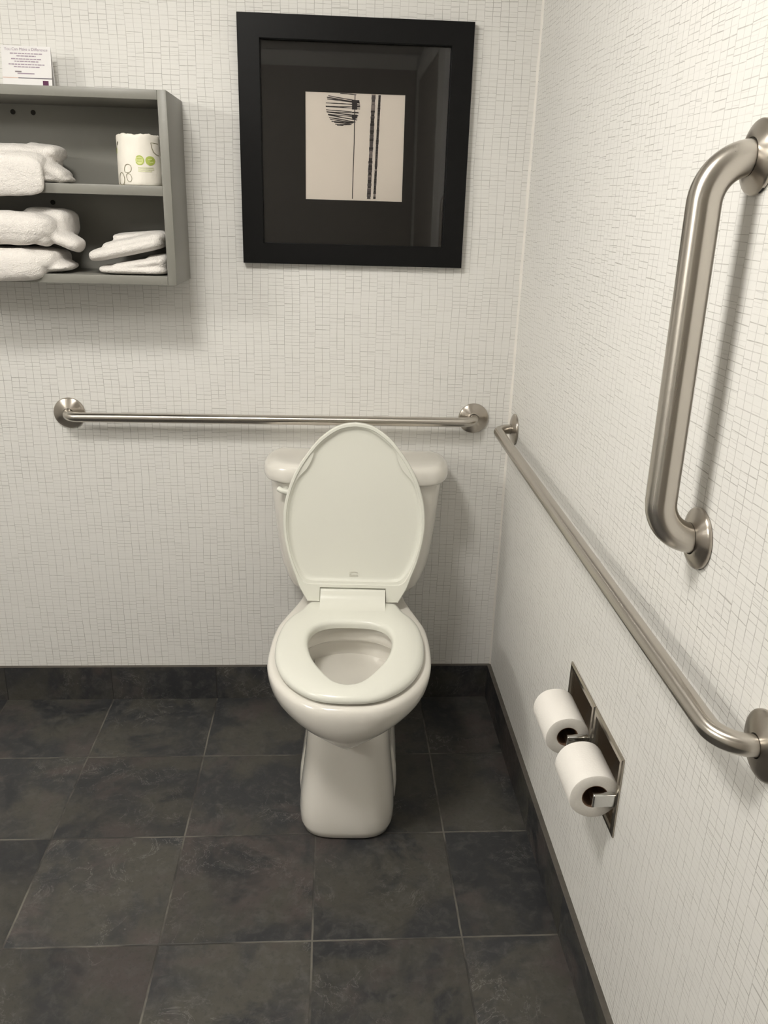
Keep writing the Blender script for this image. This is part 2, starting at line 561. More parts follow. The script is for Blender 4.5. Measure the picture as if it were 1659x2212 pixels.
# ================================================================== TOILET
TX, TR = -0.4145, math.radians(-2.86)
toilet = thing('toilet', 'white two piece floor mounted toilet with its lid raised', 'toilet', (TX, 0, 0), (0, 0, TR))
NB = 128
def L3(loop, z):      # (x, d) outline -> 3D local
    return [(x, -d, z) for x, d in loop]

# --- bowl: outer shell
rim_half = [(0.0, 0.060), (0.075, 0.062), (0.118, 0.085), (0.130, 0.130), (0.138, 0.182), (0.153, 0.238), (0.171, 0.295),
            (0.1845, 0.350), (0.190, 0.437), (0.1860, 0.530), (0.1645, 0.602), (0.131, 0.655), (0.093, 0.690), (0.048, 0.709), (0.0, 0.714)]
rim = mirror_half(catmull(rim_half, 10))
th, rr = polar_resample(rim, (0, 0.42), NB)
RIM = np.stack([rr * np.sin(th), 0.42 + rr * np.cos(th)], 1)
def bowl_loop(sx, df, db, point=0.0):
    t = (RIM[:, 1] - 0.060) / (0.714 - 0.060)
    return np.stack([RIM[:, 0] * sx * (1 - point * t ** 4), db + t * (df - db)], 1)
def inset(loop, c, dist):
    v = loop - np.array(c)
    r = np.hypot(v[:, 0], v[:, 1])[:, None]
    return np.array(c) + v * (r - dist) / r
loops = []
for sx, df, db, pt, z in [(0.20, 0.610, 0.14, 0.6, 0.2490), (0.34, 0.628, 0.13, 0.6, 0.2600), (0.50, 0.647, 0.12, 0.55, 0.2740), (0.655, 0.667, 0.11, 0.48, 0.2910), (0.785, 0.687, 0.10, 0.38, 0.3110),
                      (0.880, 0.7025, 0.085, 0.25, 0.331), (0.940, 0.7115, 0.07, 0.13, 0.350), (0.975, 0.7155, 0.062, 0.05, 0.368), (0.991, 0.7170, 0.06, 0.01, 0.385),
                      (0.998, 0.7168, 0.06, 0.0, 0.398), (1.0, 0.7145, 0.06, 0.0, 0.407)]:
    loops.append(L3(bowl_loop(sx, df, db, pt), z))
loops.append(L3(inset(RIM, (0, .42), 0.0025), 0.4125))
loops.append(L3(inset(RIM, (0, .42), 0.0075), 0.4165))
loops.append(L3(inset(RIM, (0, .42), 0.014), 0.4175))
# rim inner opening and basin
def egg(cx_d, ax, ab, af, e=2.0, tip=0.0):
    out = []
    for a in np.linspace(-PI, PI, NB, endpoint=False):
        s, c = math.sin(a), math.cos(a)
        L = af if c >= 0 else ab
        w = ax * (1 - tip * max(0, c))
        out.append((w * math.copysign(abs(s) ** (2 / e), s), cx_d + L * math.copysign(abs(c) ** (2 / e), c)))
    return np.array(out)
loops.append(L3(egg(0.475, 0.132, 0.135, 0.185, 2.15, 0.12), 0.4165))
loops.append(L3(egg(0.475, 0.127, 0.130, 0.180, 2.15, 0.12), 0.411))
loops.append(L3(egg(0.475, 0.126, 0.129, 0.179, 2.15, 0.12), 0.383))
loops.append(L3(egg(0.475, 0.130, 0.132, 0.182, 2.15, 0.12), 0.377))
loops.append(L3(egg(0.475, 0.142, 0.146, 0.192, 2.1, 0.1), 0.372))
loops.append(L3(egg(0.472, 0.142, 0.148, 0.190, 2.1, 0.1), 0.350))
loops.append(L3(egg(0.465, 0.132, 0.140, 0.178, 2.0, 0.08), 0.320))
loops.append(L3(egg(0.450, 0.112, 0.128, 0.150, 2.0, 0.05), 0.290))
loops.append(L3(egg(0.430, 0.085, 0.108, 0.110, 2.0, 0.0), 0.262))
loops.append(L3(egg(0.410, 0.060, 0.075, 0.075, 2.0, 0.0), 0.235))
loops.append(L3(egg(0.395, 0.040, 0.045, 0.045, 2.0, 0.0), 0.205))
bm = bmesh.new()
loft(bm, loops, True, True)
bowl = from_bm('bowl', bm, MAT['china'], toilet, smooth=50)
# --- water in the bowl
bm = bmesh.new()
loft(bm, [L3(egg(0.412, 0.064, 0.080, 0.080), 0.240), L3(egg(0.436, 0.0925, 0.114, 0.119, 2.0, 0.02), 0.2695)], True, True)
from_bm('water', bm, MAT['water'], toilet, smooth=30)

# --- pedestal
def rrect(hw, d0, d1, r, n=NB):
    """rounded rectangle in (x, d), n points"""
    pts = []
    k = n // 4
    for cx, cd, a0 in ((hw - r, d1 - r, 0), (hw - r, d0 + r, PI / 2), (-hw + r, d0 + r, PI), (-hw + r, d1 - r, 3 * PI / 2)):
        for i in range(k):
            a = a0 + (PI / 2) * i / (k - 1)
            pts.append((cx + r * math.sin(a), cd + r * math.cos(a)))
    return np.array(pts)
def ped_loop(hwf, hwb, d0, d1, r):
    e, Ld = 2 / 3.6, 0.13
    pts = []
    for a in np.linspace(-PI / 2, PI / 2, 88):
        sn, cs = math.sin(a), max(0.0, math.cos(a))
        pts.append((hwf * math.copysign(abs(sn) ** e, sn), d1 - Ld + Ld * cs ** e))
    k = 10
    for i in range(1, 15):
        t_ = i / 15
        pts.append((hwf + (hwb - hwf) * t_, d1 - Ld + (d0 - d1 + Ld) * t_))
    for i in range(12):
        pts.append((hwb - 2 * hwb * i / 11, d0))
    for i in range(1, 15):
        t_ = 1 - i / 15
        pts.append((-(hwf + (hwb - hwf) * t_), d1 - Ld + (d0 - d1 + Ld) * t_))
    return np.array(pts)
loops = []
for hwf, hwb, d0, d1, r, z in [(0.101, 0.098, 0.115, 0.610, 0.055, 0.0), (0.1095, 0.106, 0.108, 0.6185, 0.058, 0.006), (0.1135, 0.110, 0.105, 0.6215, 0.058, 0.022),
                               (0.1140, 0.112, 0.105, 0.6205, 0.056, 0.050), (0.1115, 0.112, 0.105, 0.6165, 0.052, 0.090), (0.1070, 0.108, 0.11, 0.610, 0.046, 0.130),
                               (0.1025, 0.100, 0.11, 0.607, 0.042, 0.170), (0.0985, 0.094, 0.11, 0.605, 0.040, 0.215), (0.0960, 0.092, 0.11, 0.603, 0.040, 0.262),
                               (0.0940, 0.090, 0.11, 0.585, 0.040, 0.300), (0.090, 0.088, 0.12, 0.54, 0.040, 0.330)]:
    loops.append(L3(ped_loop(hwf, hwb, d0, d1, r), z))
bm = bmesh.new()
loft(bm, loops)
from_bm('pedestal', bm, MAT['china'], toilet, smooth=50)
# foot flange that flares out behind the front of the pedestal
loops = []
for hw, d1, z in [(0.112, 0.50, 0.0), (0.120, 0.52, 0.006), (0.1215, 0.525, 0.05), (0.1185, 0.52, 0.09), (0.111, 0.505, 0.125), (0.098, 0.49, 0.15)]:
    loops.append(L3(rrect(hw, 0.12, d1, 0.075), z))
bm = bmesh.new()
loft(bm, loops)
from_bm('foot_flange', bm, MAT['china'], toilet, smooth=50)

# --- tank
tank_half = [(0.0, 0.022), (0.80, 0.022), (0.94, 0.030), (0.99, 0.055), (1.0, 0.095), (0.965, 0.135), (0.88, 0.170), (0.72, 0.186), (0.42, 0.196), (0.0, 0.199)]
TK = mirror_half(catmull(tank_half, 10))
ft = np.array([p for p in TK])
def tank_loop(hw, df, db=0.022):
    t = (ft[:, 1] - 0.022) / (0.199 - 0.022)
    return np.stack([ft[:, 0] * hw, db + t * (df - db)], 1)
loops = []
for hw, df, db, z in [(0.140, 0.160, 0.05, 0.4185), (0.156, 0.172, 0.035, 0.4215), (0.169, 0.180, 0.028, 0.430), (0.181, 0.184, 0.024, 0.444),
                      (0.190, 0.186, 0.022, 0.465), (0.199, 0.188, 0.022, 0.495), (0.206, 0.190, 0.022, 0.535), (0.2135, 0.193, 0.022, 0.60),
                      (0.221, 0.196, 0.022, 0.68), (0.2265, 0.198, 0.022, 0.742)]:
    loops.append(L3(tank_loop(hw, df, db), z))
bm = bmesh.new()
loft(bm, loops)
from_bm('tank', bm, MAT['china'], toilet, smooth=50)
# --- tank lid
lid_half = [(0.0, 0.014), (0.80, 0.014), (0.925, 0.019), (0.985, 0.050), (1.0, 0.098), (0.972, 0.138), (0.895, 0.175), (0.735, 0.196), (0.42, 0.206), (0.0, 0.2085)]
LK = mirror_half(catmull(lid_half, 10))
def tl(hw, dd, z, lift=0.0):
    out = []
    for x, d in LK:
        cx, cd = 0.0, 0.115
        out.append((x * hw, -(cd + (d - cd) * dd), z))
    return out
loops = [tl(0.2270, 0.93, 0.7385), tl(0.2325, 0.96, 0.7365), tl(0.2375, 0.985, 0.738), tl(0.2405, 1.0, 0.743), tl(0.2412, 1.002, 0.752),
         tl(0.2405, 0.998, 0.762), tl(0.2375, 0.980, 0.771), tl(0.231, 0.945, 0.7785), tl(0.222, 0.90, 0.7830), tl(0.212, 0.85, 0.7845), tl(0.19, 0.74, 0.7850), tl(0.10, 0.4, 0.7855)]
bm = bmesh.new()
loft(bm, loops)
from_bm('tank_lid', bm, MAT['china'], toilet, smooth=50)
# --- flush handle
fh = None
bm = bmesh.new()
tube(bm, [(-0.172, -0.150, 0.716), (-0.174, -0.198, 0.716)], 0.010, 20)
tube(bm, [(-0.193, -0.193, 0.7225), (-0.185, -0.198, 0.7195), (-0.15, -0.205, 0.714), (-0.115, -0.207, 0.708), (-0.10, -0.207, 0.705)], 0.0075, 16)
from_bm('flush_handle', bm, MAT['seat'], toilet, smooth=50)

# --- seat ring
seat_half = [(0.0, 0.252), (0.06, 0.252), (0.106, 0.2525), (0.1170, 0.268), (0.1290, 0.298), (0.149, 0.331), (0.1645, 0.374), (0.1715, 0.425), (0.1730, 0.476),
             (0.167, 0.541), (0.1500, 0.602), (0.124, 0.651), (0.092, 0.686), (0.066, 0.704), (0.035, 0.7135), (0.0, 0.7160)]
hole_half = [(0.0, 0.366), (0.030, 0.3675), (0.055, 0.3725), (0.080, 0.389), (0.0955, 0.421), (0.0990, 0.462), (0.0930, 0.507),
             (0.079, 0.553), (0.057, 0.598), (0.036, 0.631), (0.018, 0.6455), (0.0, 0.650)]
c = (0.0, 0.49)
so = mirror_half(catmull(seat_half, 10)); sh = mirror_half(catmull(hole_half, 12))
so[:, 1] = np.where(so[:, 1] > 0.476, 0.476 + (so[:, 1] - 0.476) * 0.946, so[:, 1])
th, ro = polar_resample(so, c, NB); _, rh = polar_resample(sh, c, NB)
def ring(r, z):
    return [(float(q * math.sin(a)), -float(c[1] + q * math.cos(a)), z) for a, q in zip(th, r)]
loops = [ring(rh, 0.4235), ring(rh - 0.001, 0.434), ring(rh + 0.0012, 0.4395), ring(rh + 0.005, 0.443), ring(rh + 0.011, 0.4445),
         ring((rh + ro) / 2, 0.4450), ring(ro - 0.017, 0.4438), ring(ro - 0.0085, 0.4412), ring(ro - 0.0032, 0.4372), ring(ro - 0.0006, 0.4325), ring(ro, 0.4285), ring(ro - 0.0015, 0.4245), ring(ro - 0.006, 0.4230)]
bm = bmesh.new()
loft(bm, loops, closed=True)
seat = from_bm('seat', bm, MAT['seat'], toilet, smooth=50)
# hinge cover moulded at the back of the seat
prof = [(0.318, 0.4446), (0.300, 0.4462), (0.284, 0.4500), (0.272, 0.4570), (0.2655, 0.4660), (0.2618, 0.4735), (0.2600, 0.4758), (0.2570, 0.4770), (0.242, 0.4770), (0.242, 0.4240), (0.318, 0.4240)]
bm = bmesh.new()
loft(bm, [[(x, -d, z) for d, z in prof] for x in (-0.0828, -0.081, 0.081, 0.0828)])
from_bm('hinge_cover', bm, MAT['seat'], seat, smooth=40)
for x, d in ((-0.12, 0.58), (0.12, 0.58), (-0.14, 0.42), (0.14, 0.42)):
    bm = bmesh.new()
    box(bm, x - 0.012, x + 0.012, -d - 0.02, -d + 0.02, 0.4172, 0.4245, 0.002)
    from_bm('seat_bumper', bm, MAT['seat'], seat)

# --- raised lid: built in its own plane (a across, b up the lid, t towards the room)
lid_o = [(0.1165, -0.0085), (0.1265, 0.010), (0.1375, 0.031), (0.1475, 0.060), (0.1600, 0.095), (0.1690, 0.130), (0.1752, 0.165), (0.1775, 0.203), (0.1730, 0.252),
         (0.1600, 0.299), (0.1440, 0.335), (0.1265, 0.364), (0.105, 0.3935), (0.0850, 0.4160), (0.0540, 0.4395), (0.028, 0.4500), (0.0, 0.4540)]
oc = catmull(lid_o, 6)
notch = [(0.0838, 0.0290), (0.0838, -0.0085)]
half_o = np.array([(0.0, 0.0290)] + notch + oc.tolist())
O = mirror_half(half_o)
in_half = [(0.0, 0.046), (0.090, 0.046), (0.1175, 0.050), (0.1335, 0.066), (0.1490, 0.097), (0.1590, 0.130), (0.1650, 0.165), (0.1670, 0.203), (0.1630, 0.250),
           (0.1515, 0.291), (0.1390, 0.315), (0.1195, 0.3365), (0.1060, 0.362), (0.0985, 0.386), (0.0780, 0.4060), (0.0490, 0.4280), (0.026, 0.4385), (0.0, 0.4420)]
rim_in = [(0.0, 0.0385), (0.100, 0.0385), (0.1250, 0.0425), (0.1395, 0.062), (0.1530, 0.096), (0.1622, 0.130), (0.1685, 0.165), (0.1708, 0.203), (0.1665, 0.250),
          (0.1540, 0.2955), (0.1385, 0.3305), (0.1215, 0.3590), (0.1000, 0.3885), (0.0800, 0.4100), (0.0505, 0.4320), (0.0265, 0.4420), (0.0, 0.4455)]
cen = np.array((0, 0.215))
def polar_loop(half, n=160):
    th_, r_ = polar_resample(mirror_half(catmull(half, 8)), (0, 0.215), n)
    return np.stack([r_ * np.sin(th_), 0.215 + r_ * np.cos(th_)], 1)
I = polar_loop(in_half)
RI = polar_loop(rim_in)
I = np.where((np.hypot(*(I - cen).T) < np.hypot(*(RI - cen).T) - 0.0016)[:, None], I, cen + (RI - cen) * 0.99)
LA = Vector((0, -0.262, 0.452)); LB = Vector((0, -0.218, 0.903))
eb = (LB - LA).normalized(); ea = Vector((1, 0, 0)); et = ea.cross(eb)   # et points to the room (-y)
if et.y > 0:
    et = -et
def lidP(a, b, t):
    return LA + ea * a + eb * b + et * t
def shrink(lp, d):
    # inset towards the outline's inside along local normals
    n = len(lp)
    out = []
    for i in range(n):
        p0, p1 = lp[(i - 1) % n], lp[(i + 1) % n]
        tdir = p1 - p0
        nn = np.array((-tdir[1], tdir[0])); l = np.hypot(*nn)
        nn = nn / l if l > 1e-9 else np.array((0.0, 0.0))
        if np.dot(nn, cen - lp[i]) < 0 and not (abs(lp[i][0]) < 0.0846 and lp[i][1] < 0.03):
            nn = -nn
        out.append(lp[i] + nn * d)
    return np.array(out)
bm = bmesh.new()
Of = shrink(O, 0.0022)
vo = [bm.verts.new(lidP(x, y, 0.0)) for x, y in Of]
vi = [bm.verts.new(lidP(x, y, 0.0)) for x, y in RI]
eo = [bm.edges.new((vo[i], vo[(i + 1) % len(vo)])) for i in range(len(vo))]
ei = [bm.edges.new((vi[i], vi[(i + 1) % len(vi)])) for i in range(len(vi))]
bmesh.ops.triangle_fill(bm, edges=eo + ei, use_beauty=True)
# outer side
prev = vo
for lp, t in ((O, -0.0022), (O, -0.015), (shrink(O, 0.003), -0.019)):
    cur = [bm.verts.new(lidP(x, y, t)) for x, y in lp]
    for i in range(len(cur)):
        j = (i + 1) % len(cur)
        bm.faces.new((prev[i], prev[j], cur[j], cur[i]))
    prev = cur
bmesh.ops.triangle_fill(bm, edges=[bm.edges.get((prev[i], prev[(i + 1) % len(prev)])) for i in range(len(prev))], use_beauty=True)
# recess
def sc_in(s, soft):
    q = (I - cen) * np.array((s, s)) + cen
    return q
prev = vi
RJ = cen + (RI - cen) * 0.996
for lp, t in ((RJ, -0.0012), (cen + (RI - cen) * 0.993, -0.0034), (I, -0.0044), (sc_in(0.992, 0), -0.0062), (sc_in(0.984, 0), -0.0092), (sc_in(0.968, 0), -0.0112), (sc_in(0.93, 0), -0.0122), (sc_in(0.86, 0), -0.0126), (sc_in(0.5, 0), -0.0128)):
    cur = [bm.verts.new(lidP(x, y, t)) for x, y in lp]
    for i in range(len(cur)):
        j = (i + 1) % len(cur)
        bm.faces.new((prev[i], prev[j], cur[j], cur[i]))
    prev = cur
bm.faces.new(prev)
lid = from_bm('seat_lid', bm, MAT['seat'], toilet, smooth=38)
# moulded maker's mark low on the lid: an arch over a short word
bm = bmesh.new()
for k in range(12):
    a0 = PI * (0.12 + 0.76 * k / 12); a1 = PI * (0.12 + 0.76 * (k + 1) / 12)
    q = []
    for a, r in ((a0, 0.0125), (a1, 0.0125), (a1, 0.0105), (a0, 0.0105)):
        q.append(bm.verts.new(lidP(0.001 + r * math.cos(a), 0.0655 + 0.0055 * math.sin(a) * r / 0.0125 + (r - 0.0125) * 0.5, -0.0108)))
    bm.faces.new(q)
from_bm('maker_mark', bm, MAT['seat_mark'], lid, smooth=None, recalc=False)
cu = bpy.data.curves.new('mark_text', 'FONT')
cu.body = 'Bemis'; cu.size = 0.0095; cu.align_x = 'CENTER'; cu.extrude = 0.0002
to = bpy.data.objects.new('mark_text_tmp', cu)
COL.objects.link(to)
dg = bpy.context.evaluated_depsgraph_get()
me = bpy.data.meshes.new_from_object(to.evaluated_get(dg))
bpy.data.objects.remove(to)
for v in me.vertices:
    v.co = lidP(v.co.x + 0.001, v.co.y + 0.0575, -0.0108 + v.co.z)
link('maker_lettering', me, MAT['seat_mark'], lid)

# ================================================================== GRAB BARS
def bar(name, label, p0, p1, out, rad, standoff, bend, fl_r, mat):
    """p0/p1: flange centres on the wall, out: wall normal into the room"""
    p0, p1, out = Vector(p0), Vector(p1), Vector(out)
    along = (p1 - p0).normalized()
    root = thing(name, label, 'grab bar', p0, group=None)
    path = []
    L = (p1 - p0).length
    def corner(base, a):
        pts = []
        c0 = base + out * (standoff - bend) + a * bend
        for k in range(17):
            q = (PI / 2) * k / 16
            pts.append(c0 - a * bend * math.cos(q) + out * bend * math.sin(q))
        return pts
    z = Vector((0, 0, 0))
    path = [z + out * 0.002, z + out * max(0.003, (standoff - bend) * 0.9)] + corner(z, along)
    other = corner(along * L, -along)
    n = 14
    a0, b0 = path[-1], other[-1]
    path += [a0.lerp(b0, k / n) for k in range(1, n)]
    path += other[::-1] + [along * L + out * max(0.003, (standoff - bend) * 0.9), along * L + out * 0.002]
    bm = bmesh.new()
    tube(bm, path, rad, 40)
    from_bm('tube', bm, mat, root, smooth=60)
    rot = out.to_track_quat('Z', 'Y').to_euler()
    for q in (z, along * L):
        bm = bmesh.new()
        prof = [(fl_r - 0.001, 0.0003), (fl_r, 0.0012), (fl_r, 0.0042), (fl_r - 0.0008, 0.0056), (fl_r - 0.0030, 0.0068), (fl_r * 0.80, 0.0095), (rad + 0.006, 0.0128), (rad + 0.0012, 0.0135), (rad + 0.0008, 0.012)]
        lathe(bm, prof, 96)
        f = from_bm('flange', bm, MAT['steel_spun'], root, smooth=32)
        f.location = q
        f.rotation_euler = rot
        # pry slot in the rim of the snap-on flange
        bm = bmesh.new()
        a_s = [PI * 1.62 + 0.02 * k for k in range(14)]
        for k in range(len(a_s) - 1):
            vs = []
            for a, zz in ((a_s[k], 0.0012), (a_s[k + 1], 0.0012), (a_s[k + 1], 0.0036), (a_s[k], 0.0036)):
                vs.append(bm.verts.new(((fl_r + 0.0003) * math.cos(a), (fl_r + 0.0003) * math.sin(a), zz)))
            bm.faces.new(vs)
        from_bm('pry_slot', bm, MAT['hole'], f, smooth=None)
    return root
bar('grab_bar', 'long horizontal steel grab bar on the back wall above the toilet tank', (-1.1716, 0, 0.8675), (-0.1020, 0, 0.8675), (0, -1, 0), 0.0126, 0.0510, 0.036, 0.0405, MAT['steel_bar_x'])
bar('grab_bar', 'long horizontal steel grab bar along the right wall above the toilet paper holder', (0, -0.0712, 0.8555), (0, -1.4384, 0.848), (-1, 0, 0), 0.0130, 0.0510, 0.040, 0.0405, MAT['steel_bar_y'])
bar('grab_bar', 'thick upright steel grab bar on the right wall', (0, -1.1990, 0.9990), (0, -1.1920, 1.4610), (-1, 0, 0), 0.0200, 0.0580, 0.052, 0.0410, MAT['steel_bar_z'])

# ================================================================== TOILET PAPER HOLDER
HX, HY, HZ = 0.0, -0.9155, 0.478
hold = thing('toilet_paper_holder', 'recessed double toilet paper holder of steel in the right wall', 'toilet paper holder', (HX, HY, HZ))
def hplate(y0, y1, hole):
    z0, z1 = 0.400, 0.5570
    hy0, hy1, hz0, hz1 = hole
    def L(x, y, z):
        return (x - HX, y - HY, z - HZ)
    bm = bmesh.new()
    def rect(x, a, b, c2, d):
        return [L(x, a, c2), L(x, b, c2), L(x, b, d), L(x, a, d)]
    loops = [rect(-0.0003, y0, y1, z0, z1), rect(-0.0030, y0, y1, z0, z1), rect(-0.0046, y0 + 0.0035, y1 - 0.0035, z0 + 0.0035, z1 - 0.0035),
             rect(-0.0046, hy0 - 0.0045, hy1 + 0.0045, hz0 - 0.0045, hz1 + 0.0045), rect(-0.0025, hy0, hy1, hz0, hz1), rect(0.004, hy0 + 0.001, hy1 - 0.001, hz0 + 0.001, hz1 - 0.001)]
    loft(bm, loops, False, False)
    pl = from_bm('mounting_plate', bm, MAT['steel_plate'], hold, smooth=20, recalc=True)
    # recess pan, curved like a half drum
    bm = bmesh.new()
    n = 20
    loops = []
    zc, rad = (hz0 + hz1) / 2, (hz1 - hz0) / 2 - 0.001
    for y in (hy0 + 0.001, hy1 - 0.001):
        loops.append([L(0.003 + 0.040 * math.cos(a), y, zc + rad * math.sin(a)) for a in np.linspace(-PI / 2, PI / 2, n)])
    r0 = [bm.verts.new(p) for p in loops[0]]; r1 = [bm.verts.new(p) for p in loops[1]]
    for i in range(n - 1):
        bm.faces.new((r0[i], r0[i + 1], r1[i + 1], r1[i]))
    bm.faces.new(r0); bm.faces.new(r1)
    from_bm('recess_pan', bm, MAT['steel_dark'], pl, smooth=40)
hplate(-0.9180, -0.7570, HOLES[0])
hplate(-1.0745, -0.9195, HOLES[1])
def post(yc):
    bm = bmesh.new()
    box(bm, -0.0425, -0.0025, yc - HY - 0.0058, yc - HY + 0.0058, -0.0205, 0.0045, 0.0026, 3)
    from_bm('post', bm, MAT['chrome'], hold, smooth=40)
for yc in (-0.7690, -0.8990, -0.9420, -1.0630):
    post(yc)
for a, b in ((-0.7740, -0.8940), (-0.9470, -1.0580)):
    bm = bmesh.new()
    tube(bm, [(-0.034, a - HY, -0.010), (-0.034, b - HY, -0.010)], 0.0085, 20)
    from_bm('roller', bm, MAT['chrome'], hold, smooth=50)

def toilet_roll(label, y0, y1, xc, zc, R, rc, seed):
    """roll lying along y"""
    t = thing('toilet_roll', label, 'toilet paper roll', (xc, (y0 + y1) / 2, zc), (PI / 2, 0, 0), 'toilet paper rolls on the wall holder')
    h = abs(y1 - y0) / 2
    bm = bmesh.new()
    seg = 72
    rnd = random.Random(seed)
    ph = rnd.uniform(0, 6)
    prof = [(rc, -h), (rc + 0.002, -h - 0.0004), (R - 0.0022, -h), (R - 0.0004, -h + 0.001), (R, -h + 0.003), (R, h - 0.003), (R - 0.0004, h - 0.001), (R - 0.0022, h), (rc + 0.002, h + 0.0004), (rc, h)]
    loops = []
    for r, z in prof:
        lp = []
        for k in range(seg):
            a = 2 * PI * k / seg
            rr_ = r
            if r > rc + 0.01:
                rr_ += 0.0007 * math.sin(2 * a + ph) + 0.0004 * math.sin(5 * a + ph * 2)
                # the loose outer edge of the sheet makes a little step
                if (a + ph) % (2 * PI) < 0.25:
                    rr_ += 0.0006
            lp.append((rr_ * math.cos(a), rr_ * math.sin(a), z))
        loops.append(lp)
    loft(bm, loops, closed=True)
    bm.normal_update()
    bmesh.ops.recalc_face_normals(bm, faces=bm.faces[:])
    for f in bm.faces:
        if abs(f.normal.z) > 0.8:
            f.material_index = 1
    from_bm('paper', bm, [MAT['tissue'], MAT['tissue_end']], t, smooth=40)
    bm = bmesh.new()
    lathe(bm, [(rc - 0.0002, -h + 0.0005), (rc - 0.0002, h - 0.0005), (rc - 0.0014, h - 0.0005), (rc - 0.0014, -h + 0.0005), (rc - 0.0002, -h + 0.0005)], 48)
    from_bm('cardboard_core', bm, MAT['cardboard'], t, smooth=40)
    return t
toilet_roll('toilet paper roll on the wall holder, the one farther back towards the toilet', -0.8850, -0.7800, -0.0365, 0.4695, 0.0410, 0.0205, 3)
toilet_roll('toilet paper roll on the wall holder, the nearer one with its open end showing', -1.0545, -0.9560, -0.0345, 0.4690, 0.0432, 0.0225, 8)

# ================================================================== WALL CABINET
CX0, CX1, CD, CZ0, CZ1, TH = -1.450, -0.840, 0.197, 1.2150, 1.6180, 0.0195
cab = thing('wall_cabinet', 'grey open wall cabinet with one shelf mounted on the back wall', 'cabinet', (-1.145, 0, CZ0))
def cpart(name, x0, x1, d0, d1, z0, z1, bev=0.0012, parent=cab):
    return boxobj(name, (x0 + 1.145, x1 + 1.145, -d1, -d0, z0 - CZ0, z1 - CZ0), MAT['cabinet'], parent, bevel=bev)
cpart('side_panel', CX1 - TH, CX1, 0.001, CD, CZ0, CZ1)
cpart('side_panel', CX0, CX0 + TH, 0.001, CD, CZ0, CZ1)
cpart('top_panel', CX0 + TH + 0.0002, CX1 - TH - 0.0002, 0.001, CD - 0.0005, CZ1 - TH, CZ1)
cpart('bottom_panel', CX0 + TH + 0.0002, CX1 - TH - 0.0002, 0.001, CD - 0.0005, CZ0, CZ0 + TH)
back = cpart('back_panel', CX0 + TH + 0.0002, CX1 - TH - 0.0002, 0.001, 0.010, CZ0 + TH + 0.0002, CZ1 - TH - 0.0002, 0)
cpart('shelf', CX0 + TH + 0.0002, CX1 - TH - 0.0002, 0.0102, CD - 0.002, 1.4060, 1.4270)
for x, z in ((-1.227, 1.581), (-1.181, 1.581), (-1.157, 1.386)):
    bm = bmesh.new()
    lathe(bm, [(0.0, 0.0), (0.0055, 0.0), (0.0055, 0.0012), (0.0042, 0.0022), (0.0018, 0.0016), (0.0, 0.0014)], 20)
    s = from_bm('screw', bm, MAT['hole'], back, smooth=40)
    s.location = (x + 1.145, -0.0100, z - CZ0)
    s.rotation_euler = (PI / 2, 0, 0)

# --- towels: each a folded cloth built from soft folds that are fused into one surface
clouds = bpy.data.textures.new('cloth_folds', 'CLOUDS')
clouds.noise_scale = 0.05
clouds.noise_depth = 2
def towel(name, label, cat, folds, group, voxel=0.0034, smooth_it=5, disp=0.006):
    bm = bmesh.new()
    for cx, d, cz, hx, hd, hz, rx, ry, rz, e in folds:
        n, m = 56, 32
        mat4 = Matrix.Translation((cx, -d, cz)) @ Matrix.Rotation(rz, 4, 'Z') @ Matrix.Rotation(ry, 4, 'Y') @ Matrix.Rotation(rx, 4, 'X')
        loops = []
        for i in range(1, m):
            ph = -PI / 2 + PI * i / m
            lp = []
            for k in range(n):
                a = 2 * PI * k / n
                f = lambda v, q: math.copysign(abs(v) ** q, v)
                r = abs(math.cos(ph)) ** (2 / 4.6)
                x = f(math.sin(ph), 2 / (e + 3))
                y = r * f(math.cos(a), 2 / e); z = r * f(math.sin(a), 2 / e)
                lp.append(mat4 @ Vector((hx * x, hd * y, hz * z)))
            loops.append(lp)
        loft(bm, loops)
    bmesh.ops.recalc_face_normals(bm, faces=bm.faces[:])
    base = Vector((folds[0][0], -folds[0][1], min(f[2] - f[5] for f in folds)))
    bmesh.ops.translate(bm, verts=bm.verts[:], vec=-base)
    o = from_bm(name, bm, MAT['towel'], smooth=180, recalc=False)
    o.location = base
    r = o.modifiers.new('fuse', 'REMESH'); r.mode = 'VOXEL'; r.voxel_size = voxel; r.use_smooth_shade = True
    s = o.modifiers.new('soften', 'SMOOTH'); s.factor = 0.5; s.iterations = smooth_it
    dm = o.modifiers.new('rumple', 'DISPLACE'); dm.texture = clouds; dm.strength = disp; dm.mid_level = 0.5; dm.texture_coords = 'GLOBAL'
    tag(o, label, cat, group)
    return o
G = 'folded white towels in the wall cabinet'
# (cx, d, cz, half x, half d, half z, rx, ry, rz, exponent)
towel('bath_towel', 'thick folded white towel on the upper shelf, drooping over its edge', 'towel', [
    (-1.263, 0.125, 1.4560, 0.155, 0.090, 0.0300, 0.0, 0.0, 0.0, 3.0),
    (-1.255, 0.110, 1.4870, 0.152, 0.080, 0.0210, 0.0, 0.02, 0.0, 2.6),
    (-1.240, 0.2080, 1.4390, 0.130, 0.0150, 0.0420, 0.0, 0.0, 0.0, 2.4),
    (-1.235, 0.180, 1.4620, 0.125, 0.036, 0.0270, 0.0, 0.0, 0.0, 2.4),
    (-1.155, 0.140, 1.4350, 0.088, 0.048, 0.0085, 0.0, 0.0, 0.0, 2.2),
    (-1.112, 0.135, 1.4520, 0.038, 0.055, 0.0190, 0.0, 0.50, 0.08, 2.6),
    (-1.135, 0.125, 1.4700, 0.034, 0.055, 0.0240, 0.0, 0.25, 0.0, 2.2),
    (-1.125, 0.120, 1.4930, 0.036, 0.055, 0.0150, 0.0, 0.10, 0.0, 2.4)], G)
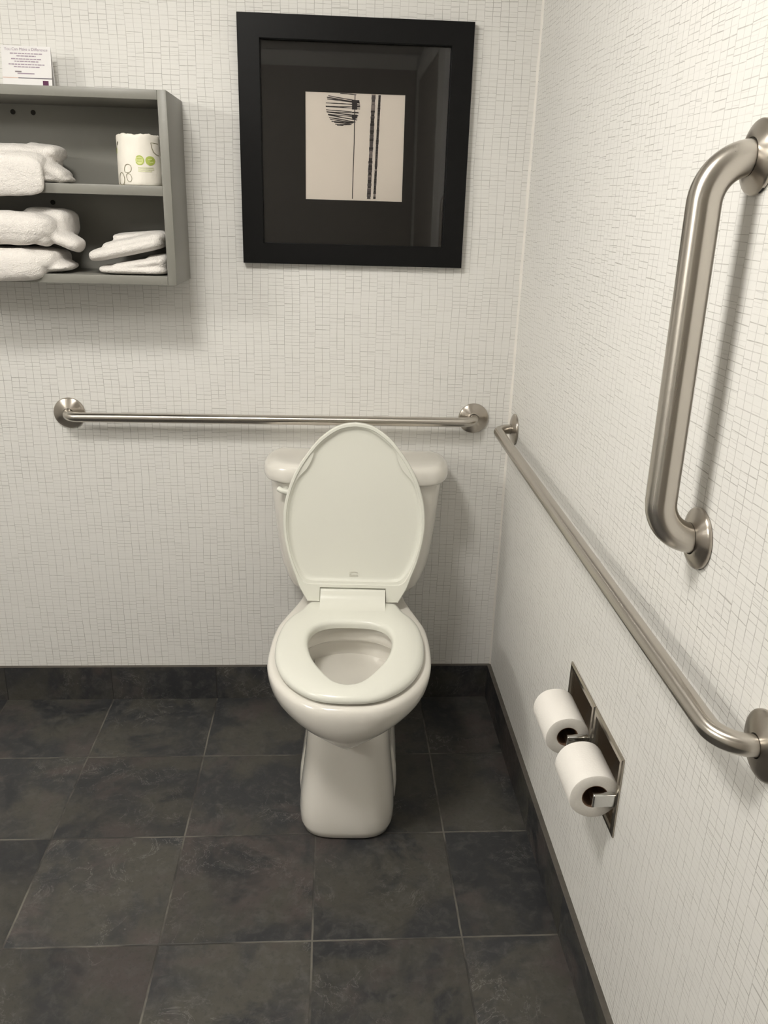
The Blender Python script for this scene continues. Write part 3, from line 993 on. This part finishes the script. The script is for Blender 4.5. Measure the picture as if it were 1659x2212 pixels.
towel('bath_towel', 'thick folded white towel, upper one of the stack on the cabinet bottom', 'towel', [
    (-1.270, 0.125, 1.3330, 0.170, 0.095, 0.0330, 0.0, 0.0, 0.0, 3.0),
    (-1.275, 0.185, 1.3310, 0.150, 0.0330, 0.0360, 0.0, 0.0, 0.0, 2.6),
    (-1.135, 0.105, 1.3430, 0.052, 0.065, 0.0320, 0.0, 0.05, 0.0, 3.0),
    (-1.102, 0.150, 1.3110, 0.050, 0.042, 0.0175, 0.0, 0.42, 0.0, 2.4),
    (-1.155, 0.175, 1.3160, 0.040, 0.030, 0.0180, 0.0, 0.25, 0.1, 2.2)], G)
towel('bath_towel', 'thick folded white towel, lowest one of the stack on the cabinet bottom', 'towel', [
    (-1.270, 0.125, 1.2625, 0.165, 0.092, 0.0260, 0.0, 0.0, 0.0, 3.0),
    (-1.282, 0.190, 1.2520, 0.150, 0.0330, 0.0360, 0.0, 0.0, 0.0, 2.6),
    (-1.130, 0.145, 1.2440, 0.052, 0.052, 0.0090, 0.0, -0.12, 0.0, 2.4),
    (-1.140, 0.135, 1.2580, 0.050, 0.055, 0.0105, 0.0, 0.12, 0.0, 2.2)], G)
towel('hand_towel', 'thin folded white towel lying lowest beside the cabinet side panel', 'towel', [
    (-0.943, 0.130, 1.2448, 0.078, 0.062, 0.0095, 0.0, 0.0, 0.0, 2.8),
    (-0.928, 0.130, 1.2580, 0.064, 0.060, 0.0100, 0.0, -0.16, 0.0, 2.8),
    (-0.890, 0.125, 1.2600, 0.024, 0.058, 0.0190, 0.0, -0.15, 0.0, 2.6)], G, voxel=0.0028, smooth_it=3, disp=0.003)
towel('hand_towel', 'thin folded white towel tilted on top of another beside the side panel', 'towel', [
    (-0.9570, 0.130, 1.2900, 0.086, 0.062, 0.0150, 0.0, -0.215, 0.0, 2.8),
    (-0.9400, 0.125, 1.3060, 0.072, 0.055, 0.0120, 0.0, -0.20, 0.0, 2.6),
    (-0.9380, 0.095, 1.3200, 0.058, 0.046, 0.0075, 0.0, -0.10, 0.0, 2.4)], G, voxel=0.0028, smooth_it=3, disp=0.003)

# --- spare roll in its paper wrapper
RX, RY, RZ, RR, RH = -0.9165, -0.140, 1.4271, 0.0475, 0.1040
sp_ = thing('wrapped_toilet_roll', 'paper wrapped spare toilet roll with green print on the cabinet shelf', 'toilet paper roll', (RX, RY, RZ))
bm = bmesh.new()
seg = 96
def wrap_r(a, z):
    return RR + 0.0030 * (1 - z / 0.104) - 0.0008 + 0.0009 * math.sin(3 * a + 40 * z) + 0.0006 * math.sin(7 * a - 90 * z)
loops = []
for fr_, z in [(0.86, 0.0006), (0.965, 0.0002), (0.995, 0.0020), (1.0, 0.008), (1.0, 0.03), (1.0, 0.055), (1.0, 0.08), (0.995, 0.097), (0.985, 0.1025), (0.95, 0.1045), (0.86, 0.1040), (0.6, 0.1010), (0.42, 0.0985)]:
    lp = []
    for k in range(seg):
        a = 2 * PI * k / seg
        zz = z
        r = fr_ * wrap_r(a, z)
        if z > 0.09:
            zz += 0.0011 * math.sin(5 * a) * fr_ + 0.0007 * math.sin(14 * a + 1) + 0.0004 * math.sin(29 * a)
        lp.append((r * math.cos(a), r * math.sin(a), zz))
    loops.append(lp)
loft(bm, loops)
from_bm('wrapper', bm, MAT['wrapper'], sp_, smooth=60)
def onroll(x, z, lift=0.0006):
    """x: offset across the visible face, z: height"""
    s = max(-0.995, min(0.995, x / RR))
    a = math.asin(s) - PI / 2
    r = wrap_r(a, z) + lift
    return (r * math.cos(a), r * math.sin(a), z)
def face_disk(bm, cx, cz, rx, rz, lift, n=28, mi=0):
    ctr = bm.verts.new(onroll(cx, cz, lift))
    vs = [bm.verts.new(onroll(cx + rx * math.cos(2 * PI * k / n), cz + rz * math.sin(2 * PI * k / n), lift)) for k in range(n)]
    for k in range(n):
        f = bm.faces.new((ctr, vs[k], vs[(k + 1) % n])); f.material_index = mi
def face_path(bm, pts, w, lift, closed=False, mi=0):
    P_ = [np.array(p) for p in pts]
    n = len(P_)
    L_, R_ = [], []
    for i in range(n):
        a = P_[(i - 1) % n] if (closed or i > 0) else P_[i]
        b = P_[(i + 1) % n] if (closed or i < n - 1) else P_[i]
        t_ = b - a; t_ = t_ / (np.hypot(*t_) + 1e-9)
        nn = np.array((-t_[1], t_[0])) * w / 2
        L_.append(bm.verts.new(onroll(*(P_[i] + nn), lift))); R_.append(bm.verts.new(onroll(*(P_[i] - nn), lift)))
    for i in range(n if closed else n - 1):
        j = (i + 1) % n
        f = bm.faces.new((L_[i], L_[j], R_[j], R_[i])); f.material_index = mi
EX = 0.005          # the print's middle, offset across the roll
bm = bmesh.new()
# left emblem: ring with three bars; right emblem: filled disc; tint block under them
rgx, rgz = 0.0072 + EX - 0.003, 0.0515
face_disk(bm, rgx, rgz, 0.0086, 0.0092, 0.0006, mi=1)
ringp = [(rgx + 0.0082 * math.cos(a), rgz + 0.0090 * math.sin(a)) for a in np.linspace(-2.7, 2.4, 24)]
face_path(bm, ringp, 0.0021, 0.0009, mi=0)
for dz in (0.0030, -0.0016):
    face_path(bm, [(rgx - 0.0055, rgz + dz), (rgx + 0.0045, rgz + dz)], 0.0017, 0.0009, mi=0)
rgx2 = rgx + 0.0205
face_disk(bm, rgx2, rgz - 0.0004, 0.0088, 0.0096, 0.0006, mi=0)
face_path(bm, [(rgx2 - 0.004, rgz + 0.002), (rgx2 + 0.003, rgz + 0.003)], 0.002, 0.0009, mi=1)
face_path(bm, [(rgx2 - 0.001, rgz - 0.004), (rgx2 + 0.005, rgz - 0.003)], 0.0018, 0.0009, mi=1)
for dz, x1 in ((-0.0150, 0.026), (-0.0185, 0.027), (-0.0220, 0.023)):
    face_path(bm, [(rgx - 0.004 + q * (x1 + 0.004 - 0.0) / 6, rgz + dz) for q in range(7)], 0.0024, 0.0006, mi=2)
from_bm('emblem_print', bm, [MAT['green'], MAT['light_green'], MAT['pale_green']], sp_, smooth=None, recalc=False)
bm = bmesh.new()
def leaf(cx, cz, lx, lz, rot, corner):
    pts = []
    for a in np.linspace(0, 2 * PI, 28, endpoint=False):
        s, c_ = math.sin(a), math.cos(a)
        k = 1.0 + corner * max(0, math.cos(a - 3.9)) ** 6
        x, z = lx * c_ * k, lz * s * k
        pts.append((cx + x * math.cos(rot) - z * math.sin(rot), cz + x * math.sin(rot) + z * math.cos(rot)))
    return pts
LEAVES = [('leaf_print', 'olive_line', leaf(-0.0160, 0.0345, 0.0072, 0.0084, 0.0, 0.25), 0.0012, True),
          ('leaf_print', 'olive_line', leaf(-0.0320, 0.0130, 0.0068, 0.0128, 0.0, 0.1), 0.0013, True),
          ('leaf_print', 'olive_line', leaf(-0.0145, 0.0160, 0.0052, 0.0082, 0.35, 0.25), 0.0012, True),
          ('leaf_print', 'olive_line', [(0.0440, 0.0868), (0.0380, 0.0878), (0.0330, 0.0880), (0.0338, 0.0780), (0.0360, 0.0700), (0.0400, 0.0650), (0.0445, 0.0630)], 0.0013, False),
          ('dark_print', 'dark_print', [(-0.0385, 0.0890), (-0.0400, 0.0850), (-0.0405, 0.0815)], 0.0026, False),
          ('green_print', 'green', [(-0.0425, 0.0760), (-0.0428, 0.0700), (-0.0425, 0.0650)], 0.0030, False)]
bm.free()
for nm, mt, pts, w, cl in LEAVES:
    bm = bmesh.new()
    face_path(bm, pts, w, 0.0007, cl)
    from_bm(nm, bm, MAT[mt], sp_, smooth=None, recalc=False)

# --- tent card on the cabinet top
TCX0, TCX1, TCD, TCZ0, TCZ1 = -1.2215, -1.1140, 0.070, CZ1, 1.7110
card = thing('tent_card', 'small white printed tent card standing on top of the wall cabinet', 'card', ((TCX0 + TCX1) / 2, -TCD, TCZ0))
CWD, CHT, LEAN = (TCX1 - TCX0) / 2, TCZ1 - TCZ0, 0.014
def cardp(x, z, off=0.0):      # point on the front leaf (x from centre, z above base)
    return (x, LEAN * z / CHT - off, z)
def quad_card(bm, x0, x1, z0, z1, off, mi=0):
    f = bm.faces.new([bm.verts.new(cardp(x, z, off)) for x, z in ((x0, z0), (x1, z0), (x1, z1), (x0, z1))]); f.material_index = mi
bm = bmesh.new()
loft(bm, [[cardp(-CWD, 0, 0), cardp(CWD, 0, 0), cardp(CWD, 0, -0.0006), cardp(-CWD, 0, -0.0006)],
          [cardp(-CWD, CHT, 0), cardp(CWD, CHT, 0), cardp(CWD, CHT, -0.0006), cardp(-CWD, CHT, -0.0006)]])
front = from_bm('front_leaf', bm, MAT['card'], card, smooth=None)
bm = bmesh.new()
loft(bm, [[(-CWD, 2 * LEAN, 0), (CWD, 2 * LEAN, 0), (CWD, 2 * LEAN + 0.0006, 0), (-CWD, 2 * LEAN + 0.0006, 0)],
          [(-CWD, LEAN, CHT), (CWD, LEAN, CHT), (CWD, LEAN + 0.0006, CHT), (-CWD, LEAN + 0.0006, CHT)]])
from_bm('back_leaf', bm, MAT['card'], card, smooth=None)
cu = bpy.data.curves.new('heading_text', 'FONT')
cu.body = 'You Can Make a Difference'; cu.size = 0.0088; cu.align_x = 'CENTER'
to = bpy.data.objects.new('heading_tmp', cu)
COL.objects.link(to)
dg = bpy.context.evaluated_depsgraph_get()
me = bpy.data.meshes.new_from_object(to.evaluated_get(dg))
bpy.data.objects.remove(to)
wmax = max(v.co.x for v in me.vertices) - min(v.co.x for v in me.vertices)
k_ = 0.094 / wmax
for v in me.vertices:
    v.co = cardp(v.co.x * k_, 0.0835 + v.co.y * k_, 0.0004)
link('heading_print', me, MAT['card_text'], front)
# small print: lines of word-length strokes, too small to read in the photograph
bm = bmesh.new()
rnd = random.Random(12)
for z, w in ((0.0765, 0.070), (0.0715, 0.042), (0.0655, 0.066), (0.0605, 0.052), (0.0545, 0.078), (0.0495, 0.056)):
    x = -w / 2
    while x < w / 2:
        ww = rnd.uniform(0.004, 0.010)
        quad_card(bm, x, min(x + ww, w / 2), z, z + 0.0021, 0.0004, 0)
        x += ww + 0.0012
quad_card(bm, -0.026, -0.012, 0.0395, 0.0420, 0.0004, 1)
quad_card(bm, -0.021, 0.016, 0.0360, 0.0382, 0.0004, 0)
quad_card(bm, -CWD, -CWD + 0.034, 0.0275, 0.0288, 0.0004, 2)
quad_card(bm, -CWD + 0.034, CWD, 0.0270, 0.0290, 0.0004, 3)
quad_card(bm, CWD - 0.0205, CWD - 0.0080, 0.0130, 0.0235, 0.0004, 4)
from_bm('small_print', bm, [MAT['card_text'], MAT['card_dark'], MAT['card_orange'], MAT['card_line'], MAT['card_purple']], front, smooth=None, recalc=False)

# ================================================================== FRAMED PICTURE
PX0, PX1, PZ0, PZ1 = -0.7050, -0.1605, 1.2580, 1.8025
IX0, IX1, IZ0, IZ1 = -0.6540, -0.2115, 1.3068, 1.7515
pcx, pcz = (PX0 + PX1) / 2, PZ0
pic = thing('framed_picture', 'square black framed abstract print hanging on the back wall', 'picture', (pcx, 0, PZ0))
FD = 0.022
def fr_(x, d, z):
    return (x - pcx, -d, z - pcz)
corners_o = [(PX0, PZ0), (PX1, PZ0), (PX1, PZ1), (PX0, PZ1)]
corners_i = [(IX0, IZ0), (IX1, IZ0), (IX1, IZ1), (IX0, IZ1)]
prof = [(0.0, 0.002), (0.0, FD - 0.0015), (0.03, FD), (0.97, FD - 0.0005), (1.0, FD - 0.002), (1.0, 0.009), (0.9, 0.009), (0.9, 0.002)]
bm = bmesh.new()
cols = []
for (ox, oz), (ix, iz) in zip(corners_o, corners_i):
    cols.append([bm.verts.new(fr_(ox + (ix - ox) * t, d, oz + (iz - oz) * t)) for t, d in prof])
for i in range(4):
    a, b = cols[i], cols[(i + 1) % 4]
    for k in range(len(prof)):
        m = (k + 1) % len(prof)
        bm.faces.new((a[k], b[k], b[m], a[m]))
from_bm('frame', bm, MAT['frame'], pic, smooth=30)
AX0, AX1, AZ0, AZ1 = -0.5508, -0.3151, 1.4104, 1.6473
bm = bmesh.new()
cols_o = [bm.verts.new(fr_(x, 0.0062, z)) for x, z in ((IX0 - 0.004, IZ0 - 0.004), (IX1 + 0.004, IZ0 - 0.004), (IX1 + 0.004, IZ1 + 0.004), (IX0 - 0.004, IZ1 + 0.004))]
win = ((AX0, AZ0), (AX1, AZ0), (AX1, AZ1), (AX0, AZ1))
cols_i = [bm.verts.new(fr_(x, 0.0062, z)) for x, z in win]
cols_b = [bm.verts.new(fr_(x, 0.0046, z)) for x, z in win]
for i in range(4):
    j = (i + 1) % 4
    bm.faces.new((cols_o[i], cols_o[j], cols_i[j], cols_i[i]))
    bm.faces.new((cols_i[i], cols_i[j], cols_b[j], cols_b[i]))
from_bm('mat_board', bm, MAT['mat_board'], pic, smooth=None)
art = boxobj('art_print', (AX0 - 0.01 - pcx, AX1 + 0.01 - pcx, -0.0045, -0.0025, AZ0 - 0.01 - pcz, AZ1 + 0.01 - pcz), MAT['art_paper'], pic, smooth=None)
# ink drawing
bm = bmesh.new()
def ink(pts, w, mi=0, d=0.0047):
    P_ = [np.array(p) for p in pts]
    n = len(P_)
    ws = w if isinstance(w, (list, tuple)) else [w] * n
    L_, R_ = [], []
    for i in range(n):
        t_ = P_[min(i + 1, n - 1)] - P_[max(i - 1, 0)]; t_ = t_ / (np.hypot(*t_) + 1e-9)
        nn = np.array((-t_[1], t_[0])) * ws[i] / 2
        p, q = P_[i] + nn, P_[i] - nn
        L_.append(bm.verts.new(fr_(p[0], d, min(p[1], AZ1 - 0.0005)))); R_.append(bm.verts.new(fr_(q[0], d, min(q[1], AZ1 - 0.0005))))
    for i in range(n - 1):
        f = bm.faces.new((L_[i], L_[i + 1], R_[i + 1], R_[i])); f.material_index = mi
rnd = random.Random(21)
def im(a, b):       # photo-crop units of the drawing -> wall metres
    return (-0.5508 + (a - 128) * (0.2357 / 1360), 1.6473 - (b - 110) * (0.2369 / 1485) + (a - 128) * 0.0000055)
strokes = [(600, 138, 820, 155, 10), (440, 165, 860, 235, 12), (420, 190, 865, 250, 11), (425, 212, 868, 262, 14), (405, 262, 872, 292, 11), (403, 302, 874, 318, 11),
           (405, 312, 872, 345, 9), (410, 350, 760, 385, 10), (415, 378, 860, 398, 9), (420, 385, 850, 432, 13), (435, 412, 840, 455, 10), (440, 420, 835, 492, 14),
           (450, 462, 812, 520, 12), (465, 480, 790, 528, 12), (485, 505, 775, 540, 12), (520, 525, 760, 548, 12), (535, 545, 735, 558, 12), (560, 560, 650, 568, 12)]
for x0, y0, x1, y1, w in strokes:
    pts = []
    for k in range(9):
        t_ = k / 8
        pts.append(im(x0 + (x1 - x0) * t_, y0 + (y1 - y0) * t_ + 4 * math.sin(3 * t_ + x0) ))
    ink(pts, [w * 0.000172 * (0.7 + 0.5 * rnd.random()) for _ in pts], 0)
for a, b, c2, d2 in ((758, 225, 862, 262), (762, 262, 835, 350), (835, 300, 872, 320), (765, 385, 850, 400), (762, 420, 835, 470), (770, 470, 815, 492)):
    x0, z0 = im(a, d2); x1, z1 = im(c2, b)
    f = bm.faces.new([bm.verts.new(fr_(x, 0.00475, z)) for x, z in ((x0, z0), (x1, z0), (x1, z1), (x0, z1))])
ink([im(802, 150), im(800, 500), im(800, 800), im(792, 1100), im(785, 1595)], 0.0020, 0)
def seg_bar(x0, y0, x1, y1, wpx, seed, dark):
    r_ = random.Random(seed)
    y = y0
    while y < y1:
        h = r_.uniform(8, 40)
        t0, t1 = (y - y0) / (y1 - y0), min(1, (y + h - y0) / (y1 - y0))
        w = wpx * r_.uniform(0.86, 1.06)
        v = r_.random()
        mi = 0 if v < dark else (1 if v < dark + (1 - dark) * 0.6 else 2)
        xa, xb = x0 + (x1 - x0) * t0, x0 + (x1 - x0) * t1
        p = [im(xa - w / 2, y), im(xa + w / 2, y), im(xb + w / 2, min(y + h - 0.5, y1)), im(xb - w / 2, min(y + h - 0.5, y1))]
        f = bm.faces.new([bm.verts.new(fr_(q[0], 0.0047, min(q[1], AZ1 - 0.0005))) for q in p]); f.material_index = mi
        y += h
seg_bar(1056, 150, 1052, 290, 54, 1, 0.0)
seg_bar(1052, 290, 1016, 1600, 54, 5, 0.45)
seg_bar(1138, 158, 1096, 1600, 36, 9, 0.88)
from_bm('ink_drawing', bm, [MAT['ink'], MAT['ink_mid'], MAT['ink_pale']], art, smooth=None, recalc=False)
boxobj('glass', (IX0 - 0.003 - pcx, IX1 + 0.003 - pcx, -0.0088, -0.0068, IZ0 - 0.003 - pcz, IZ1 + 0.003 - pcz), MAT['glass'], pic, smooth=None)
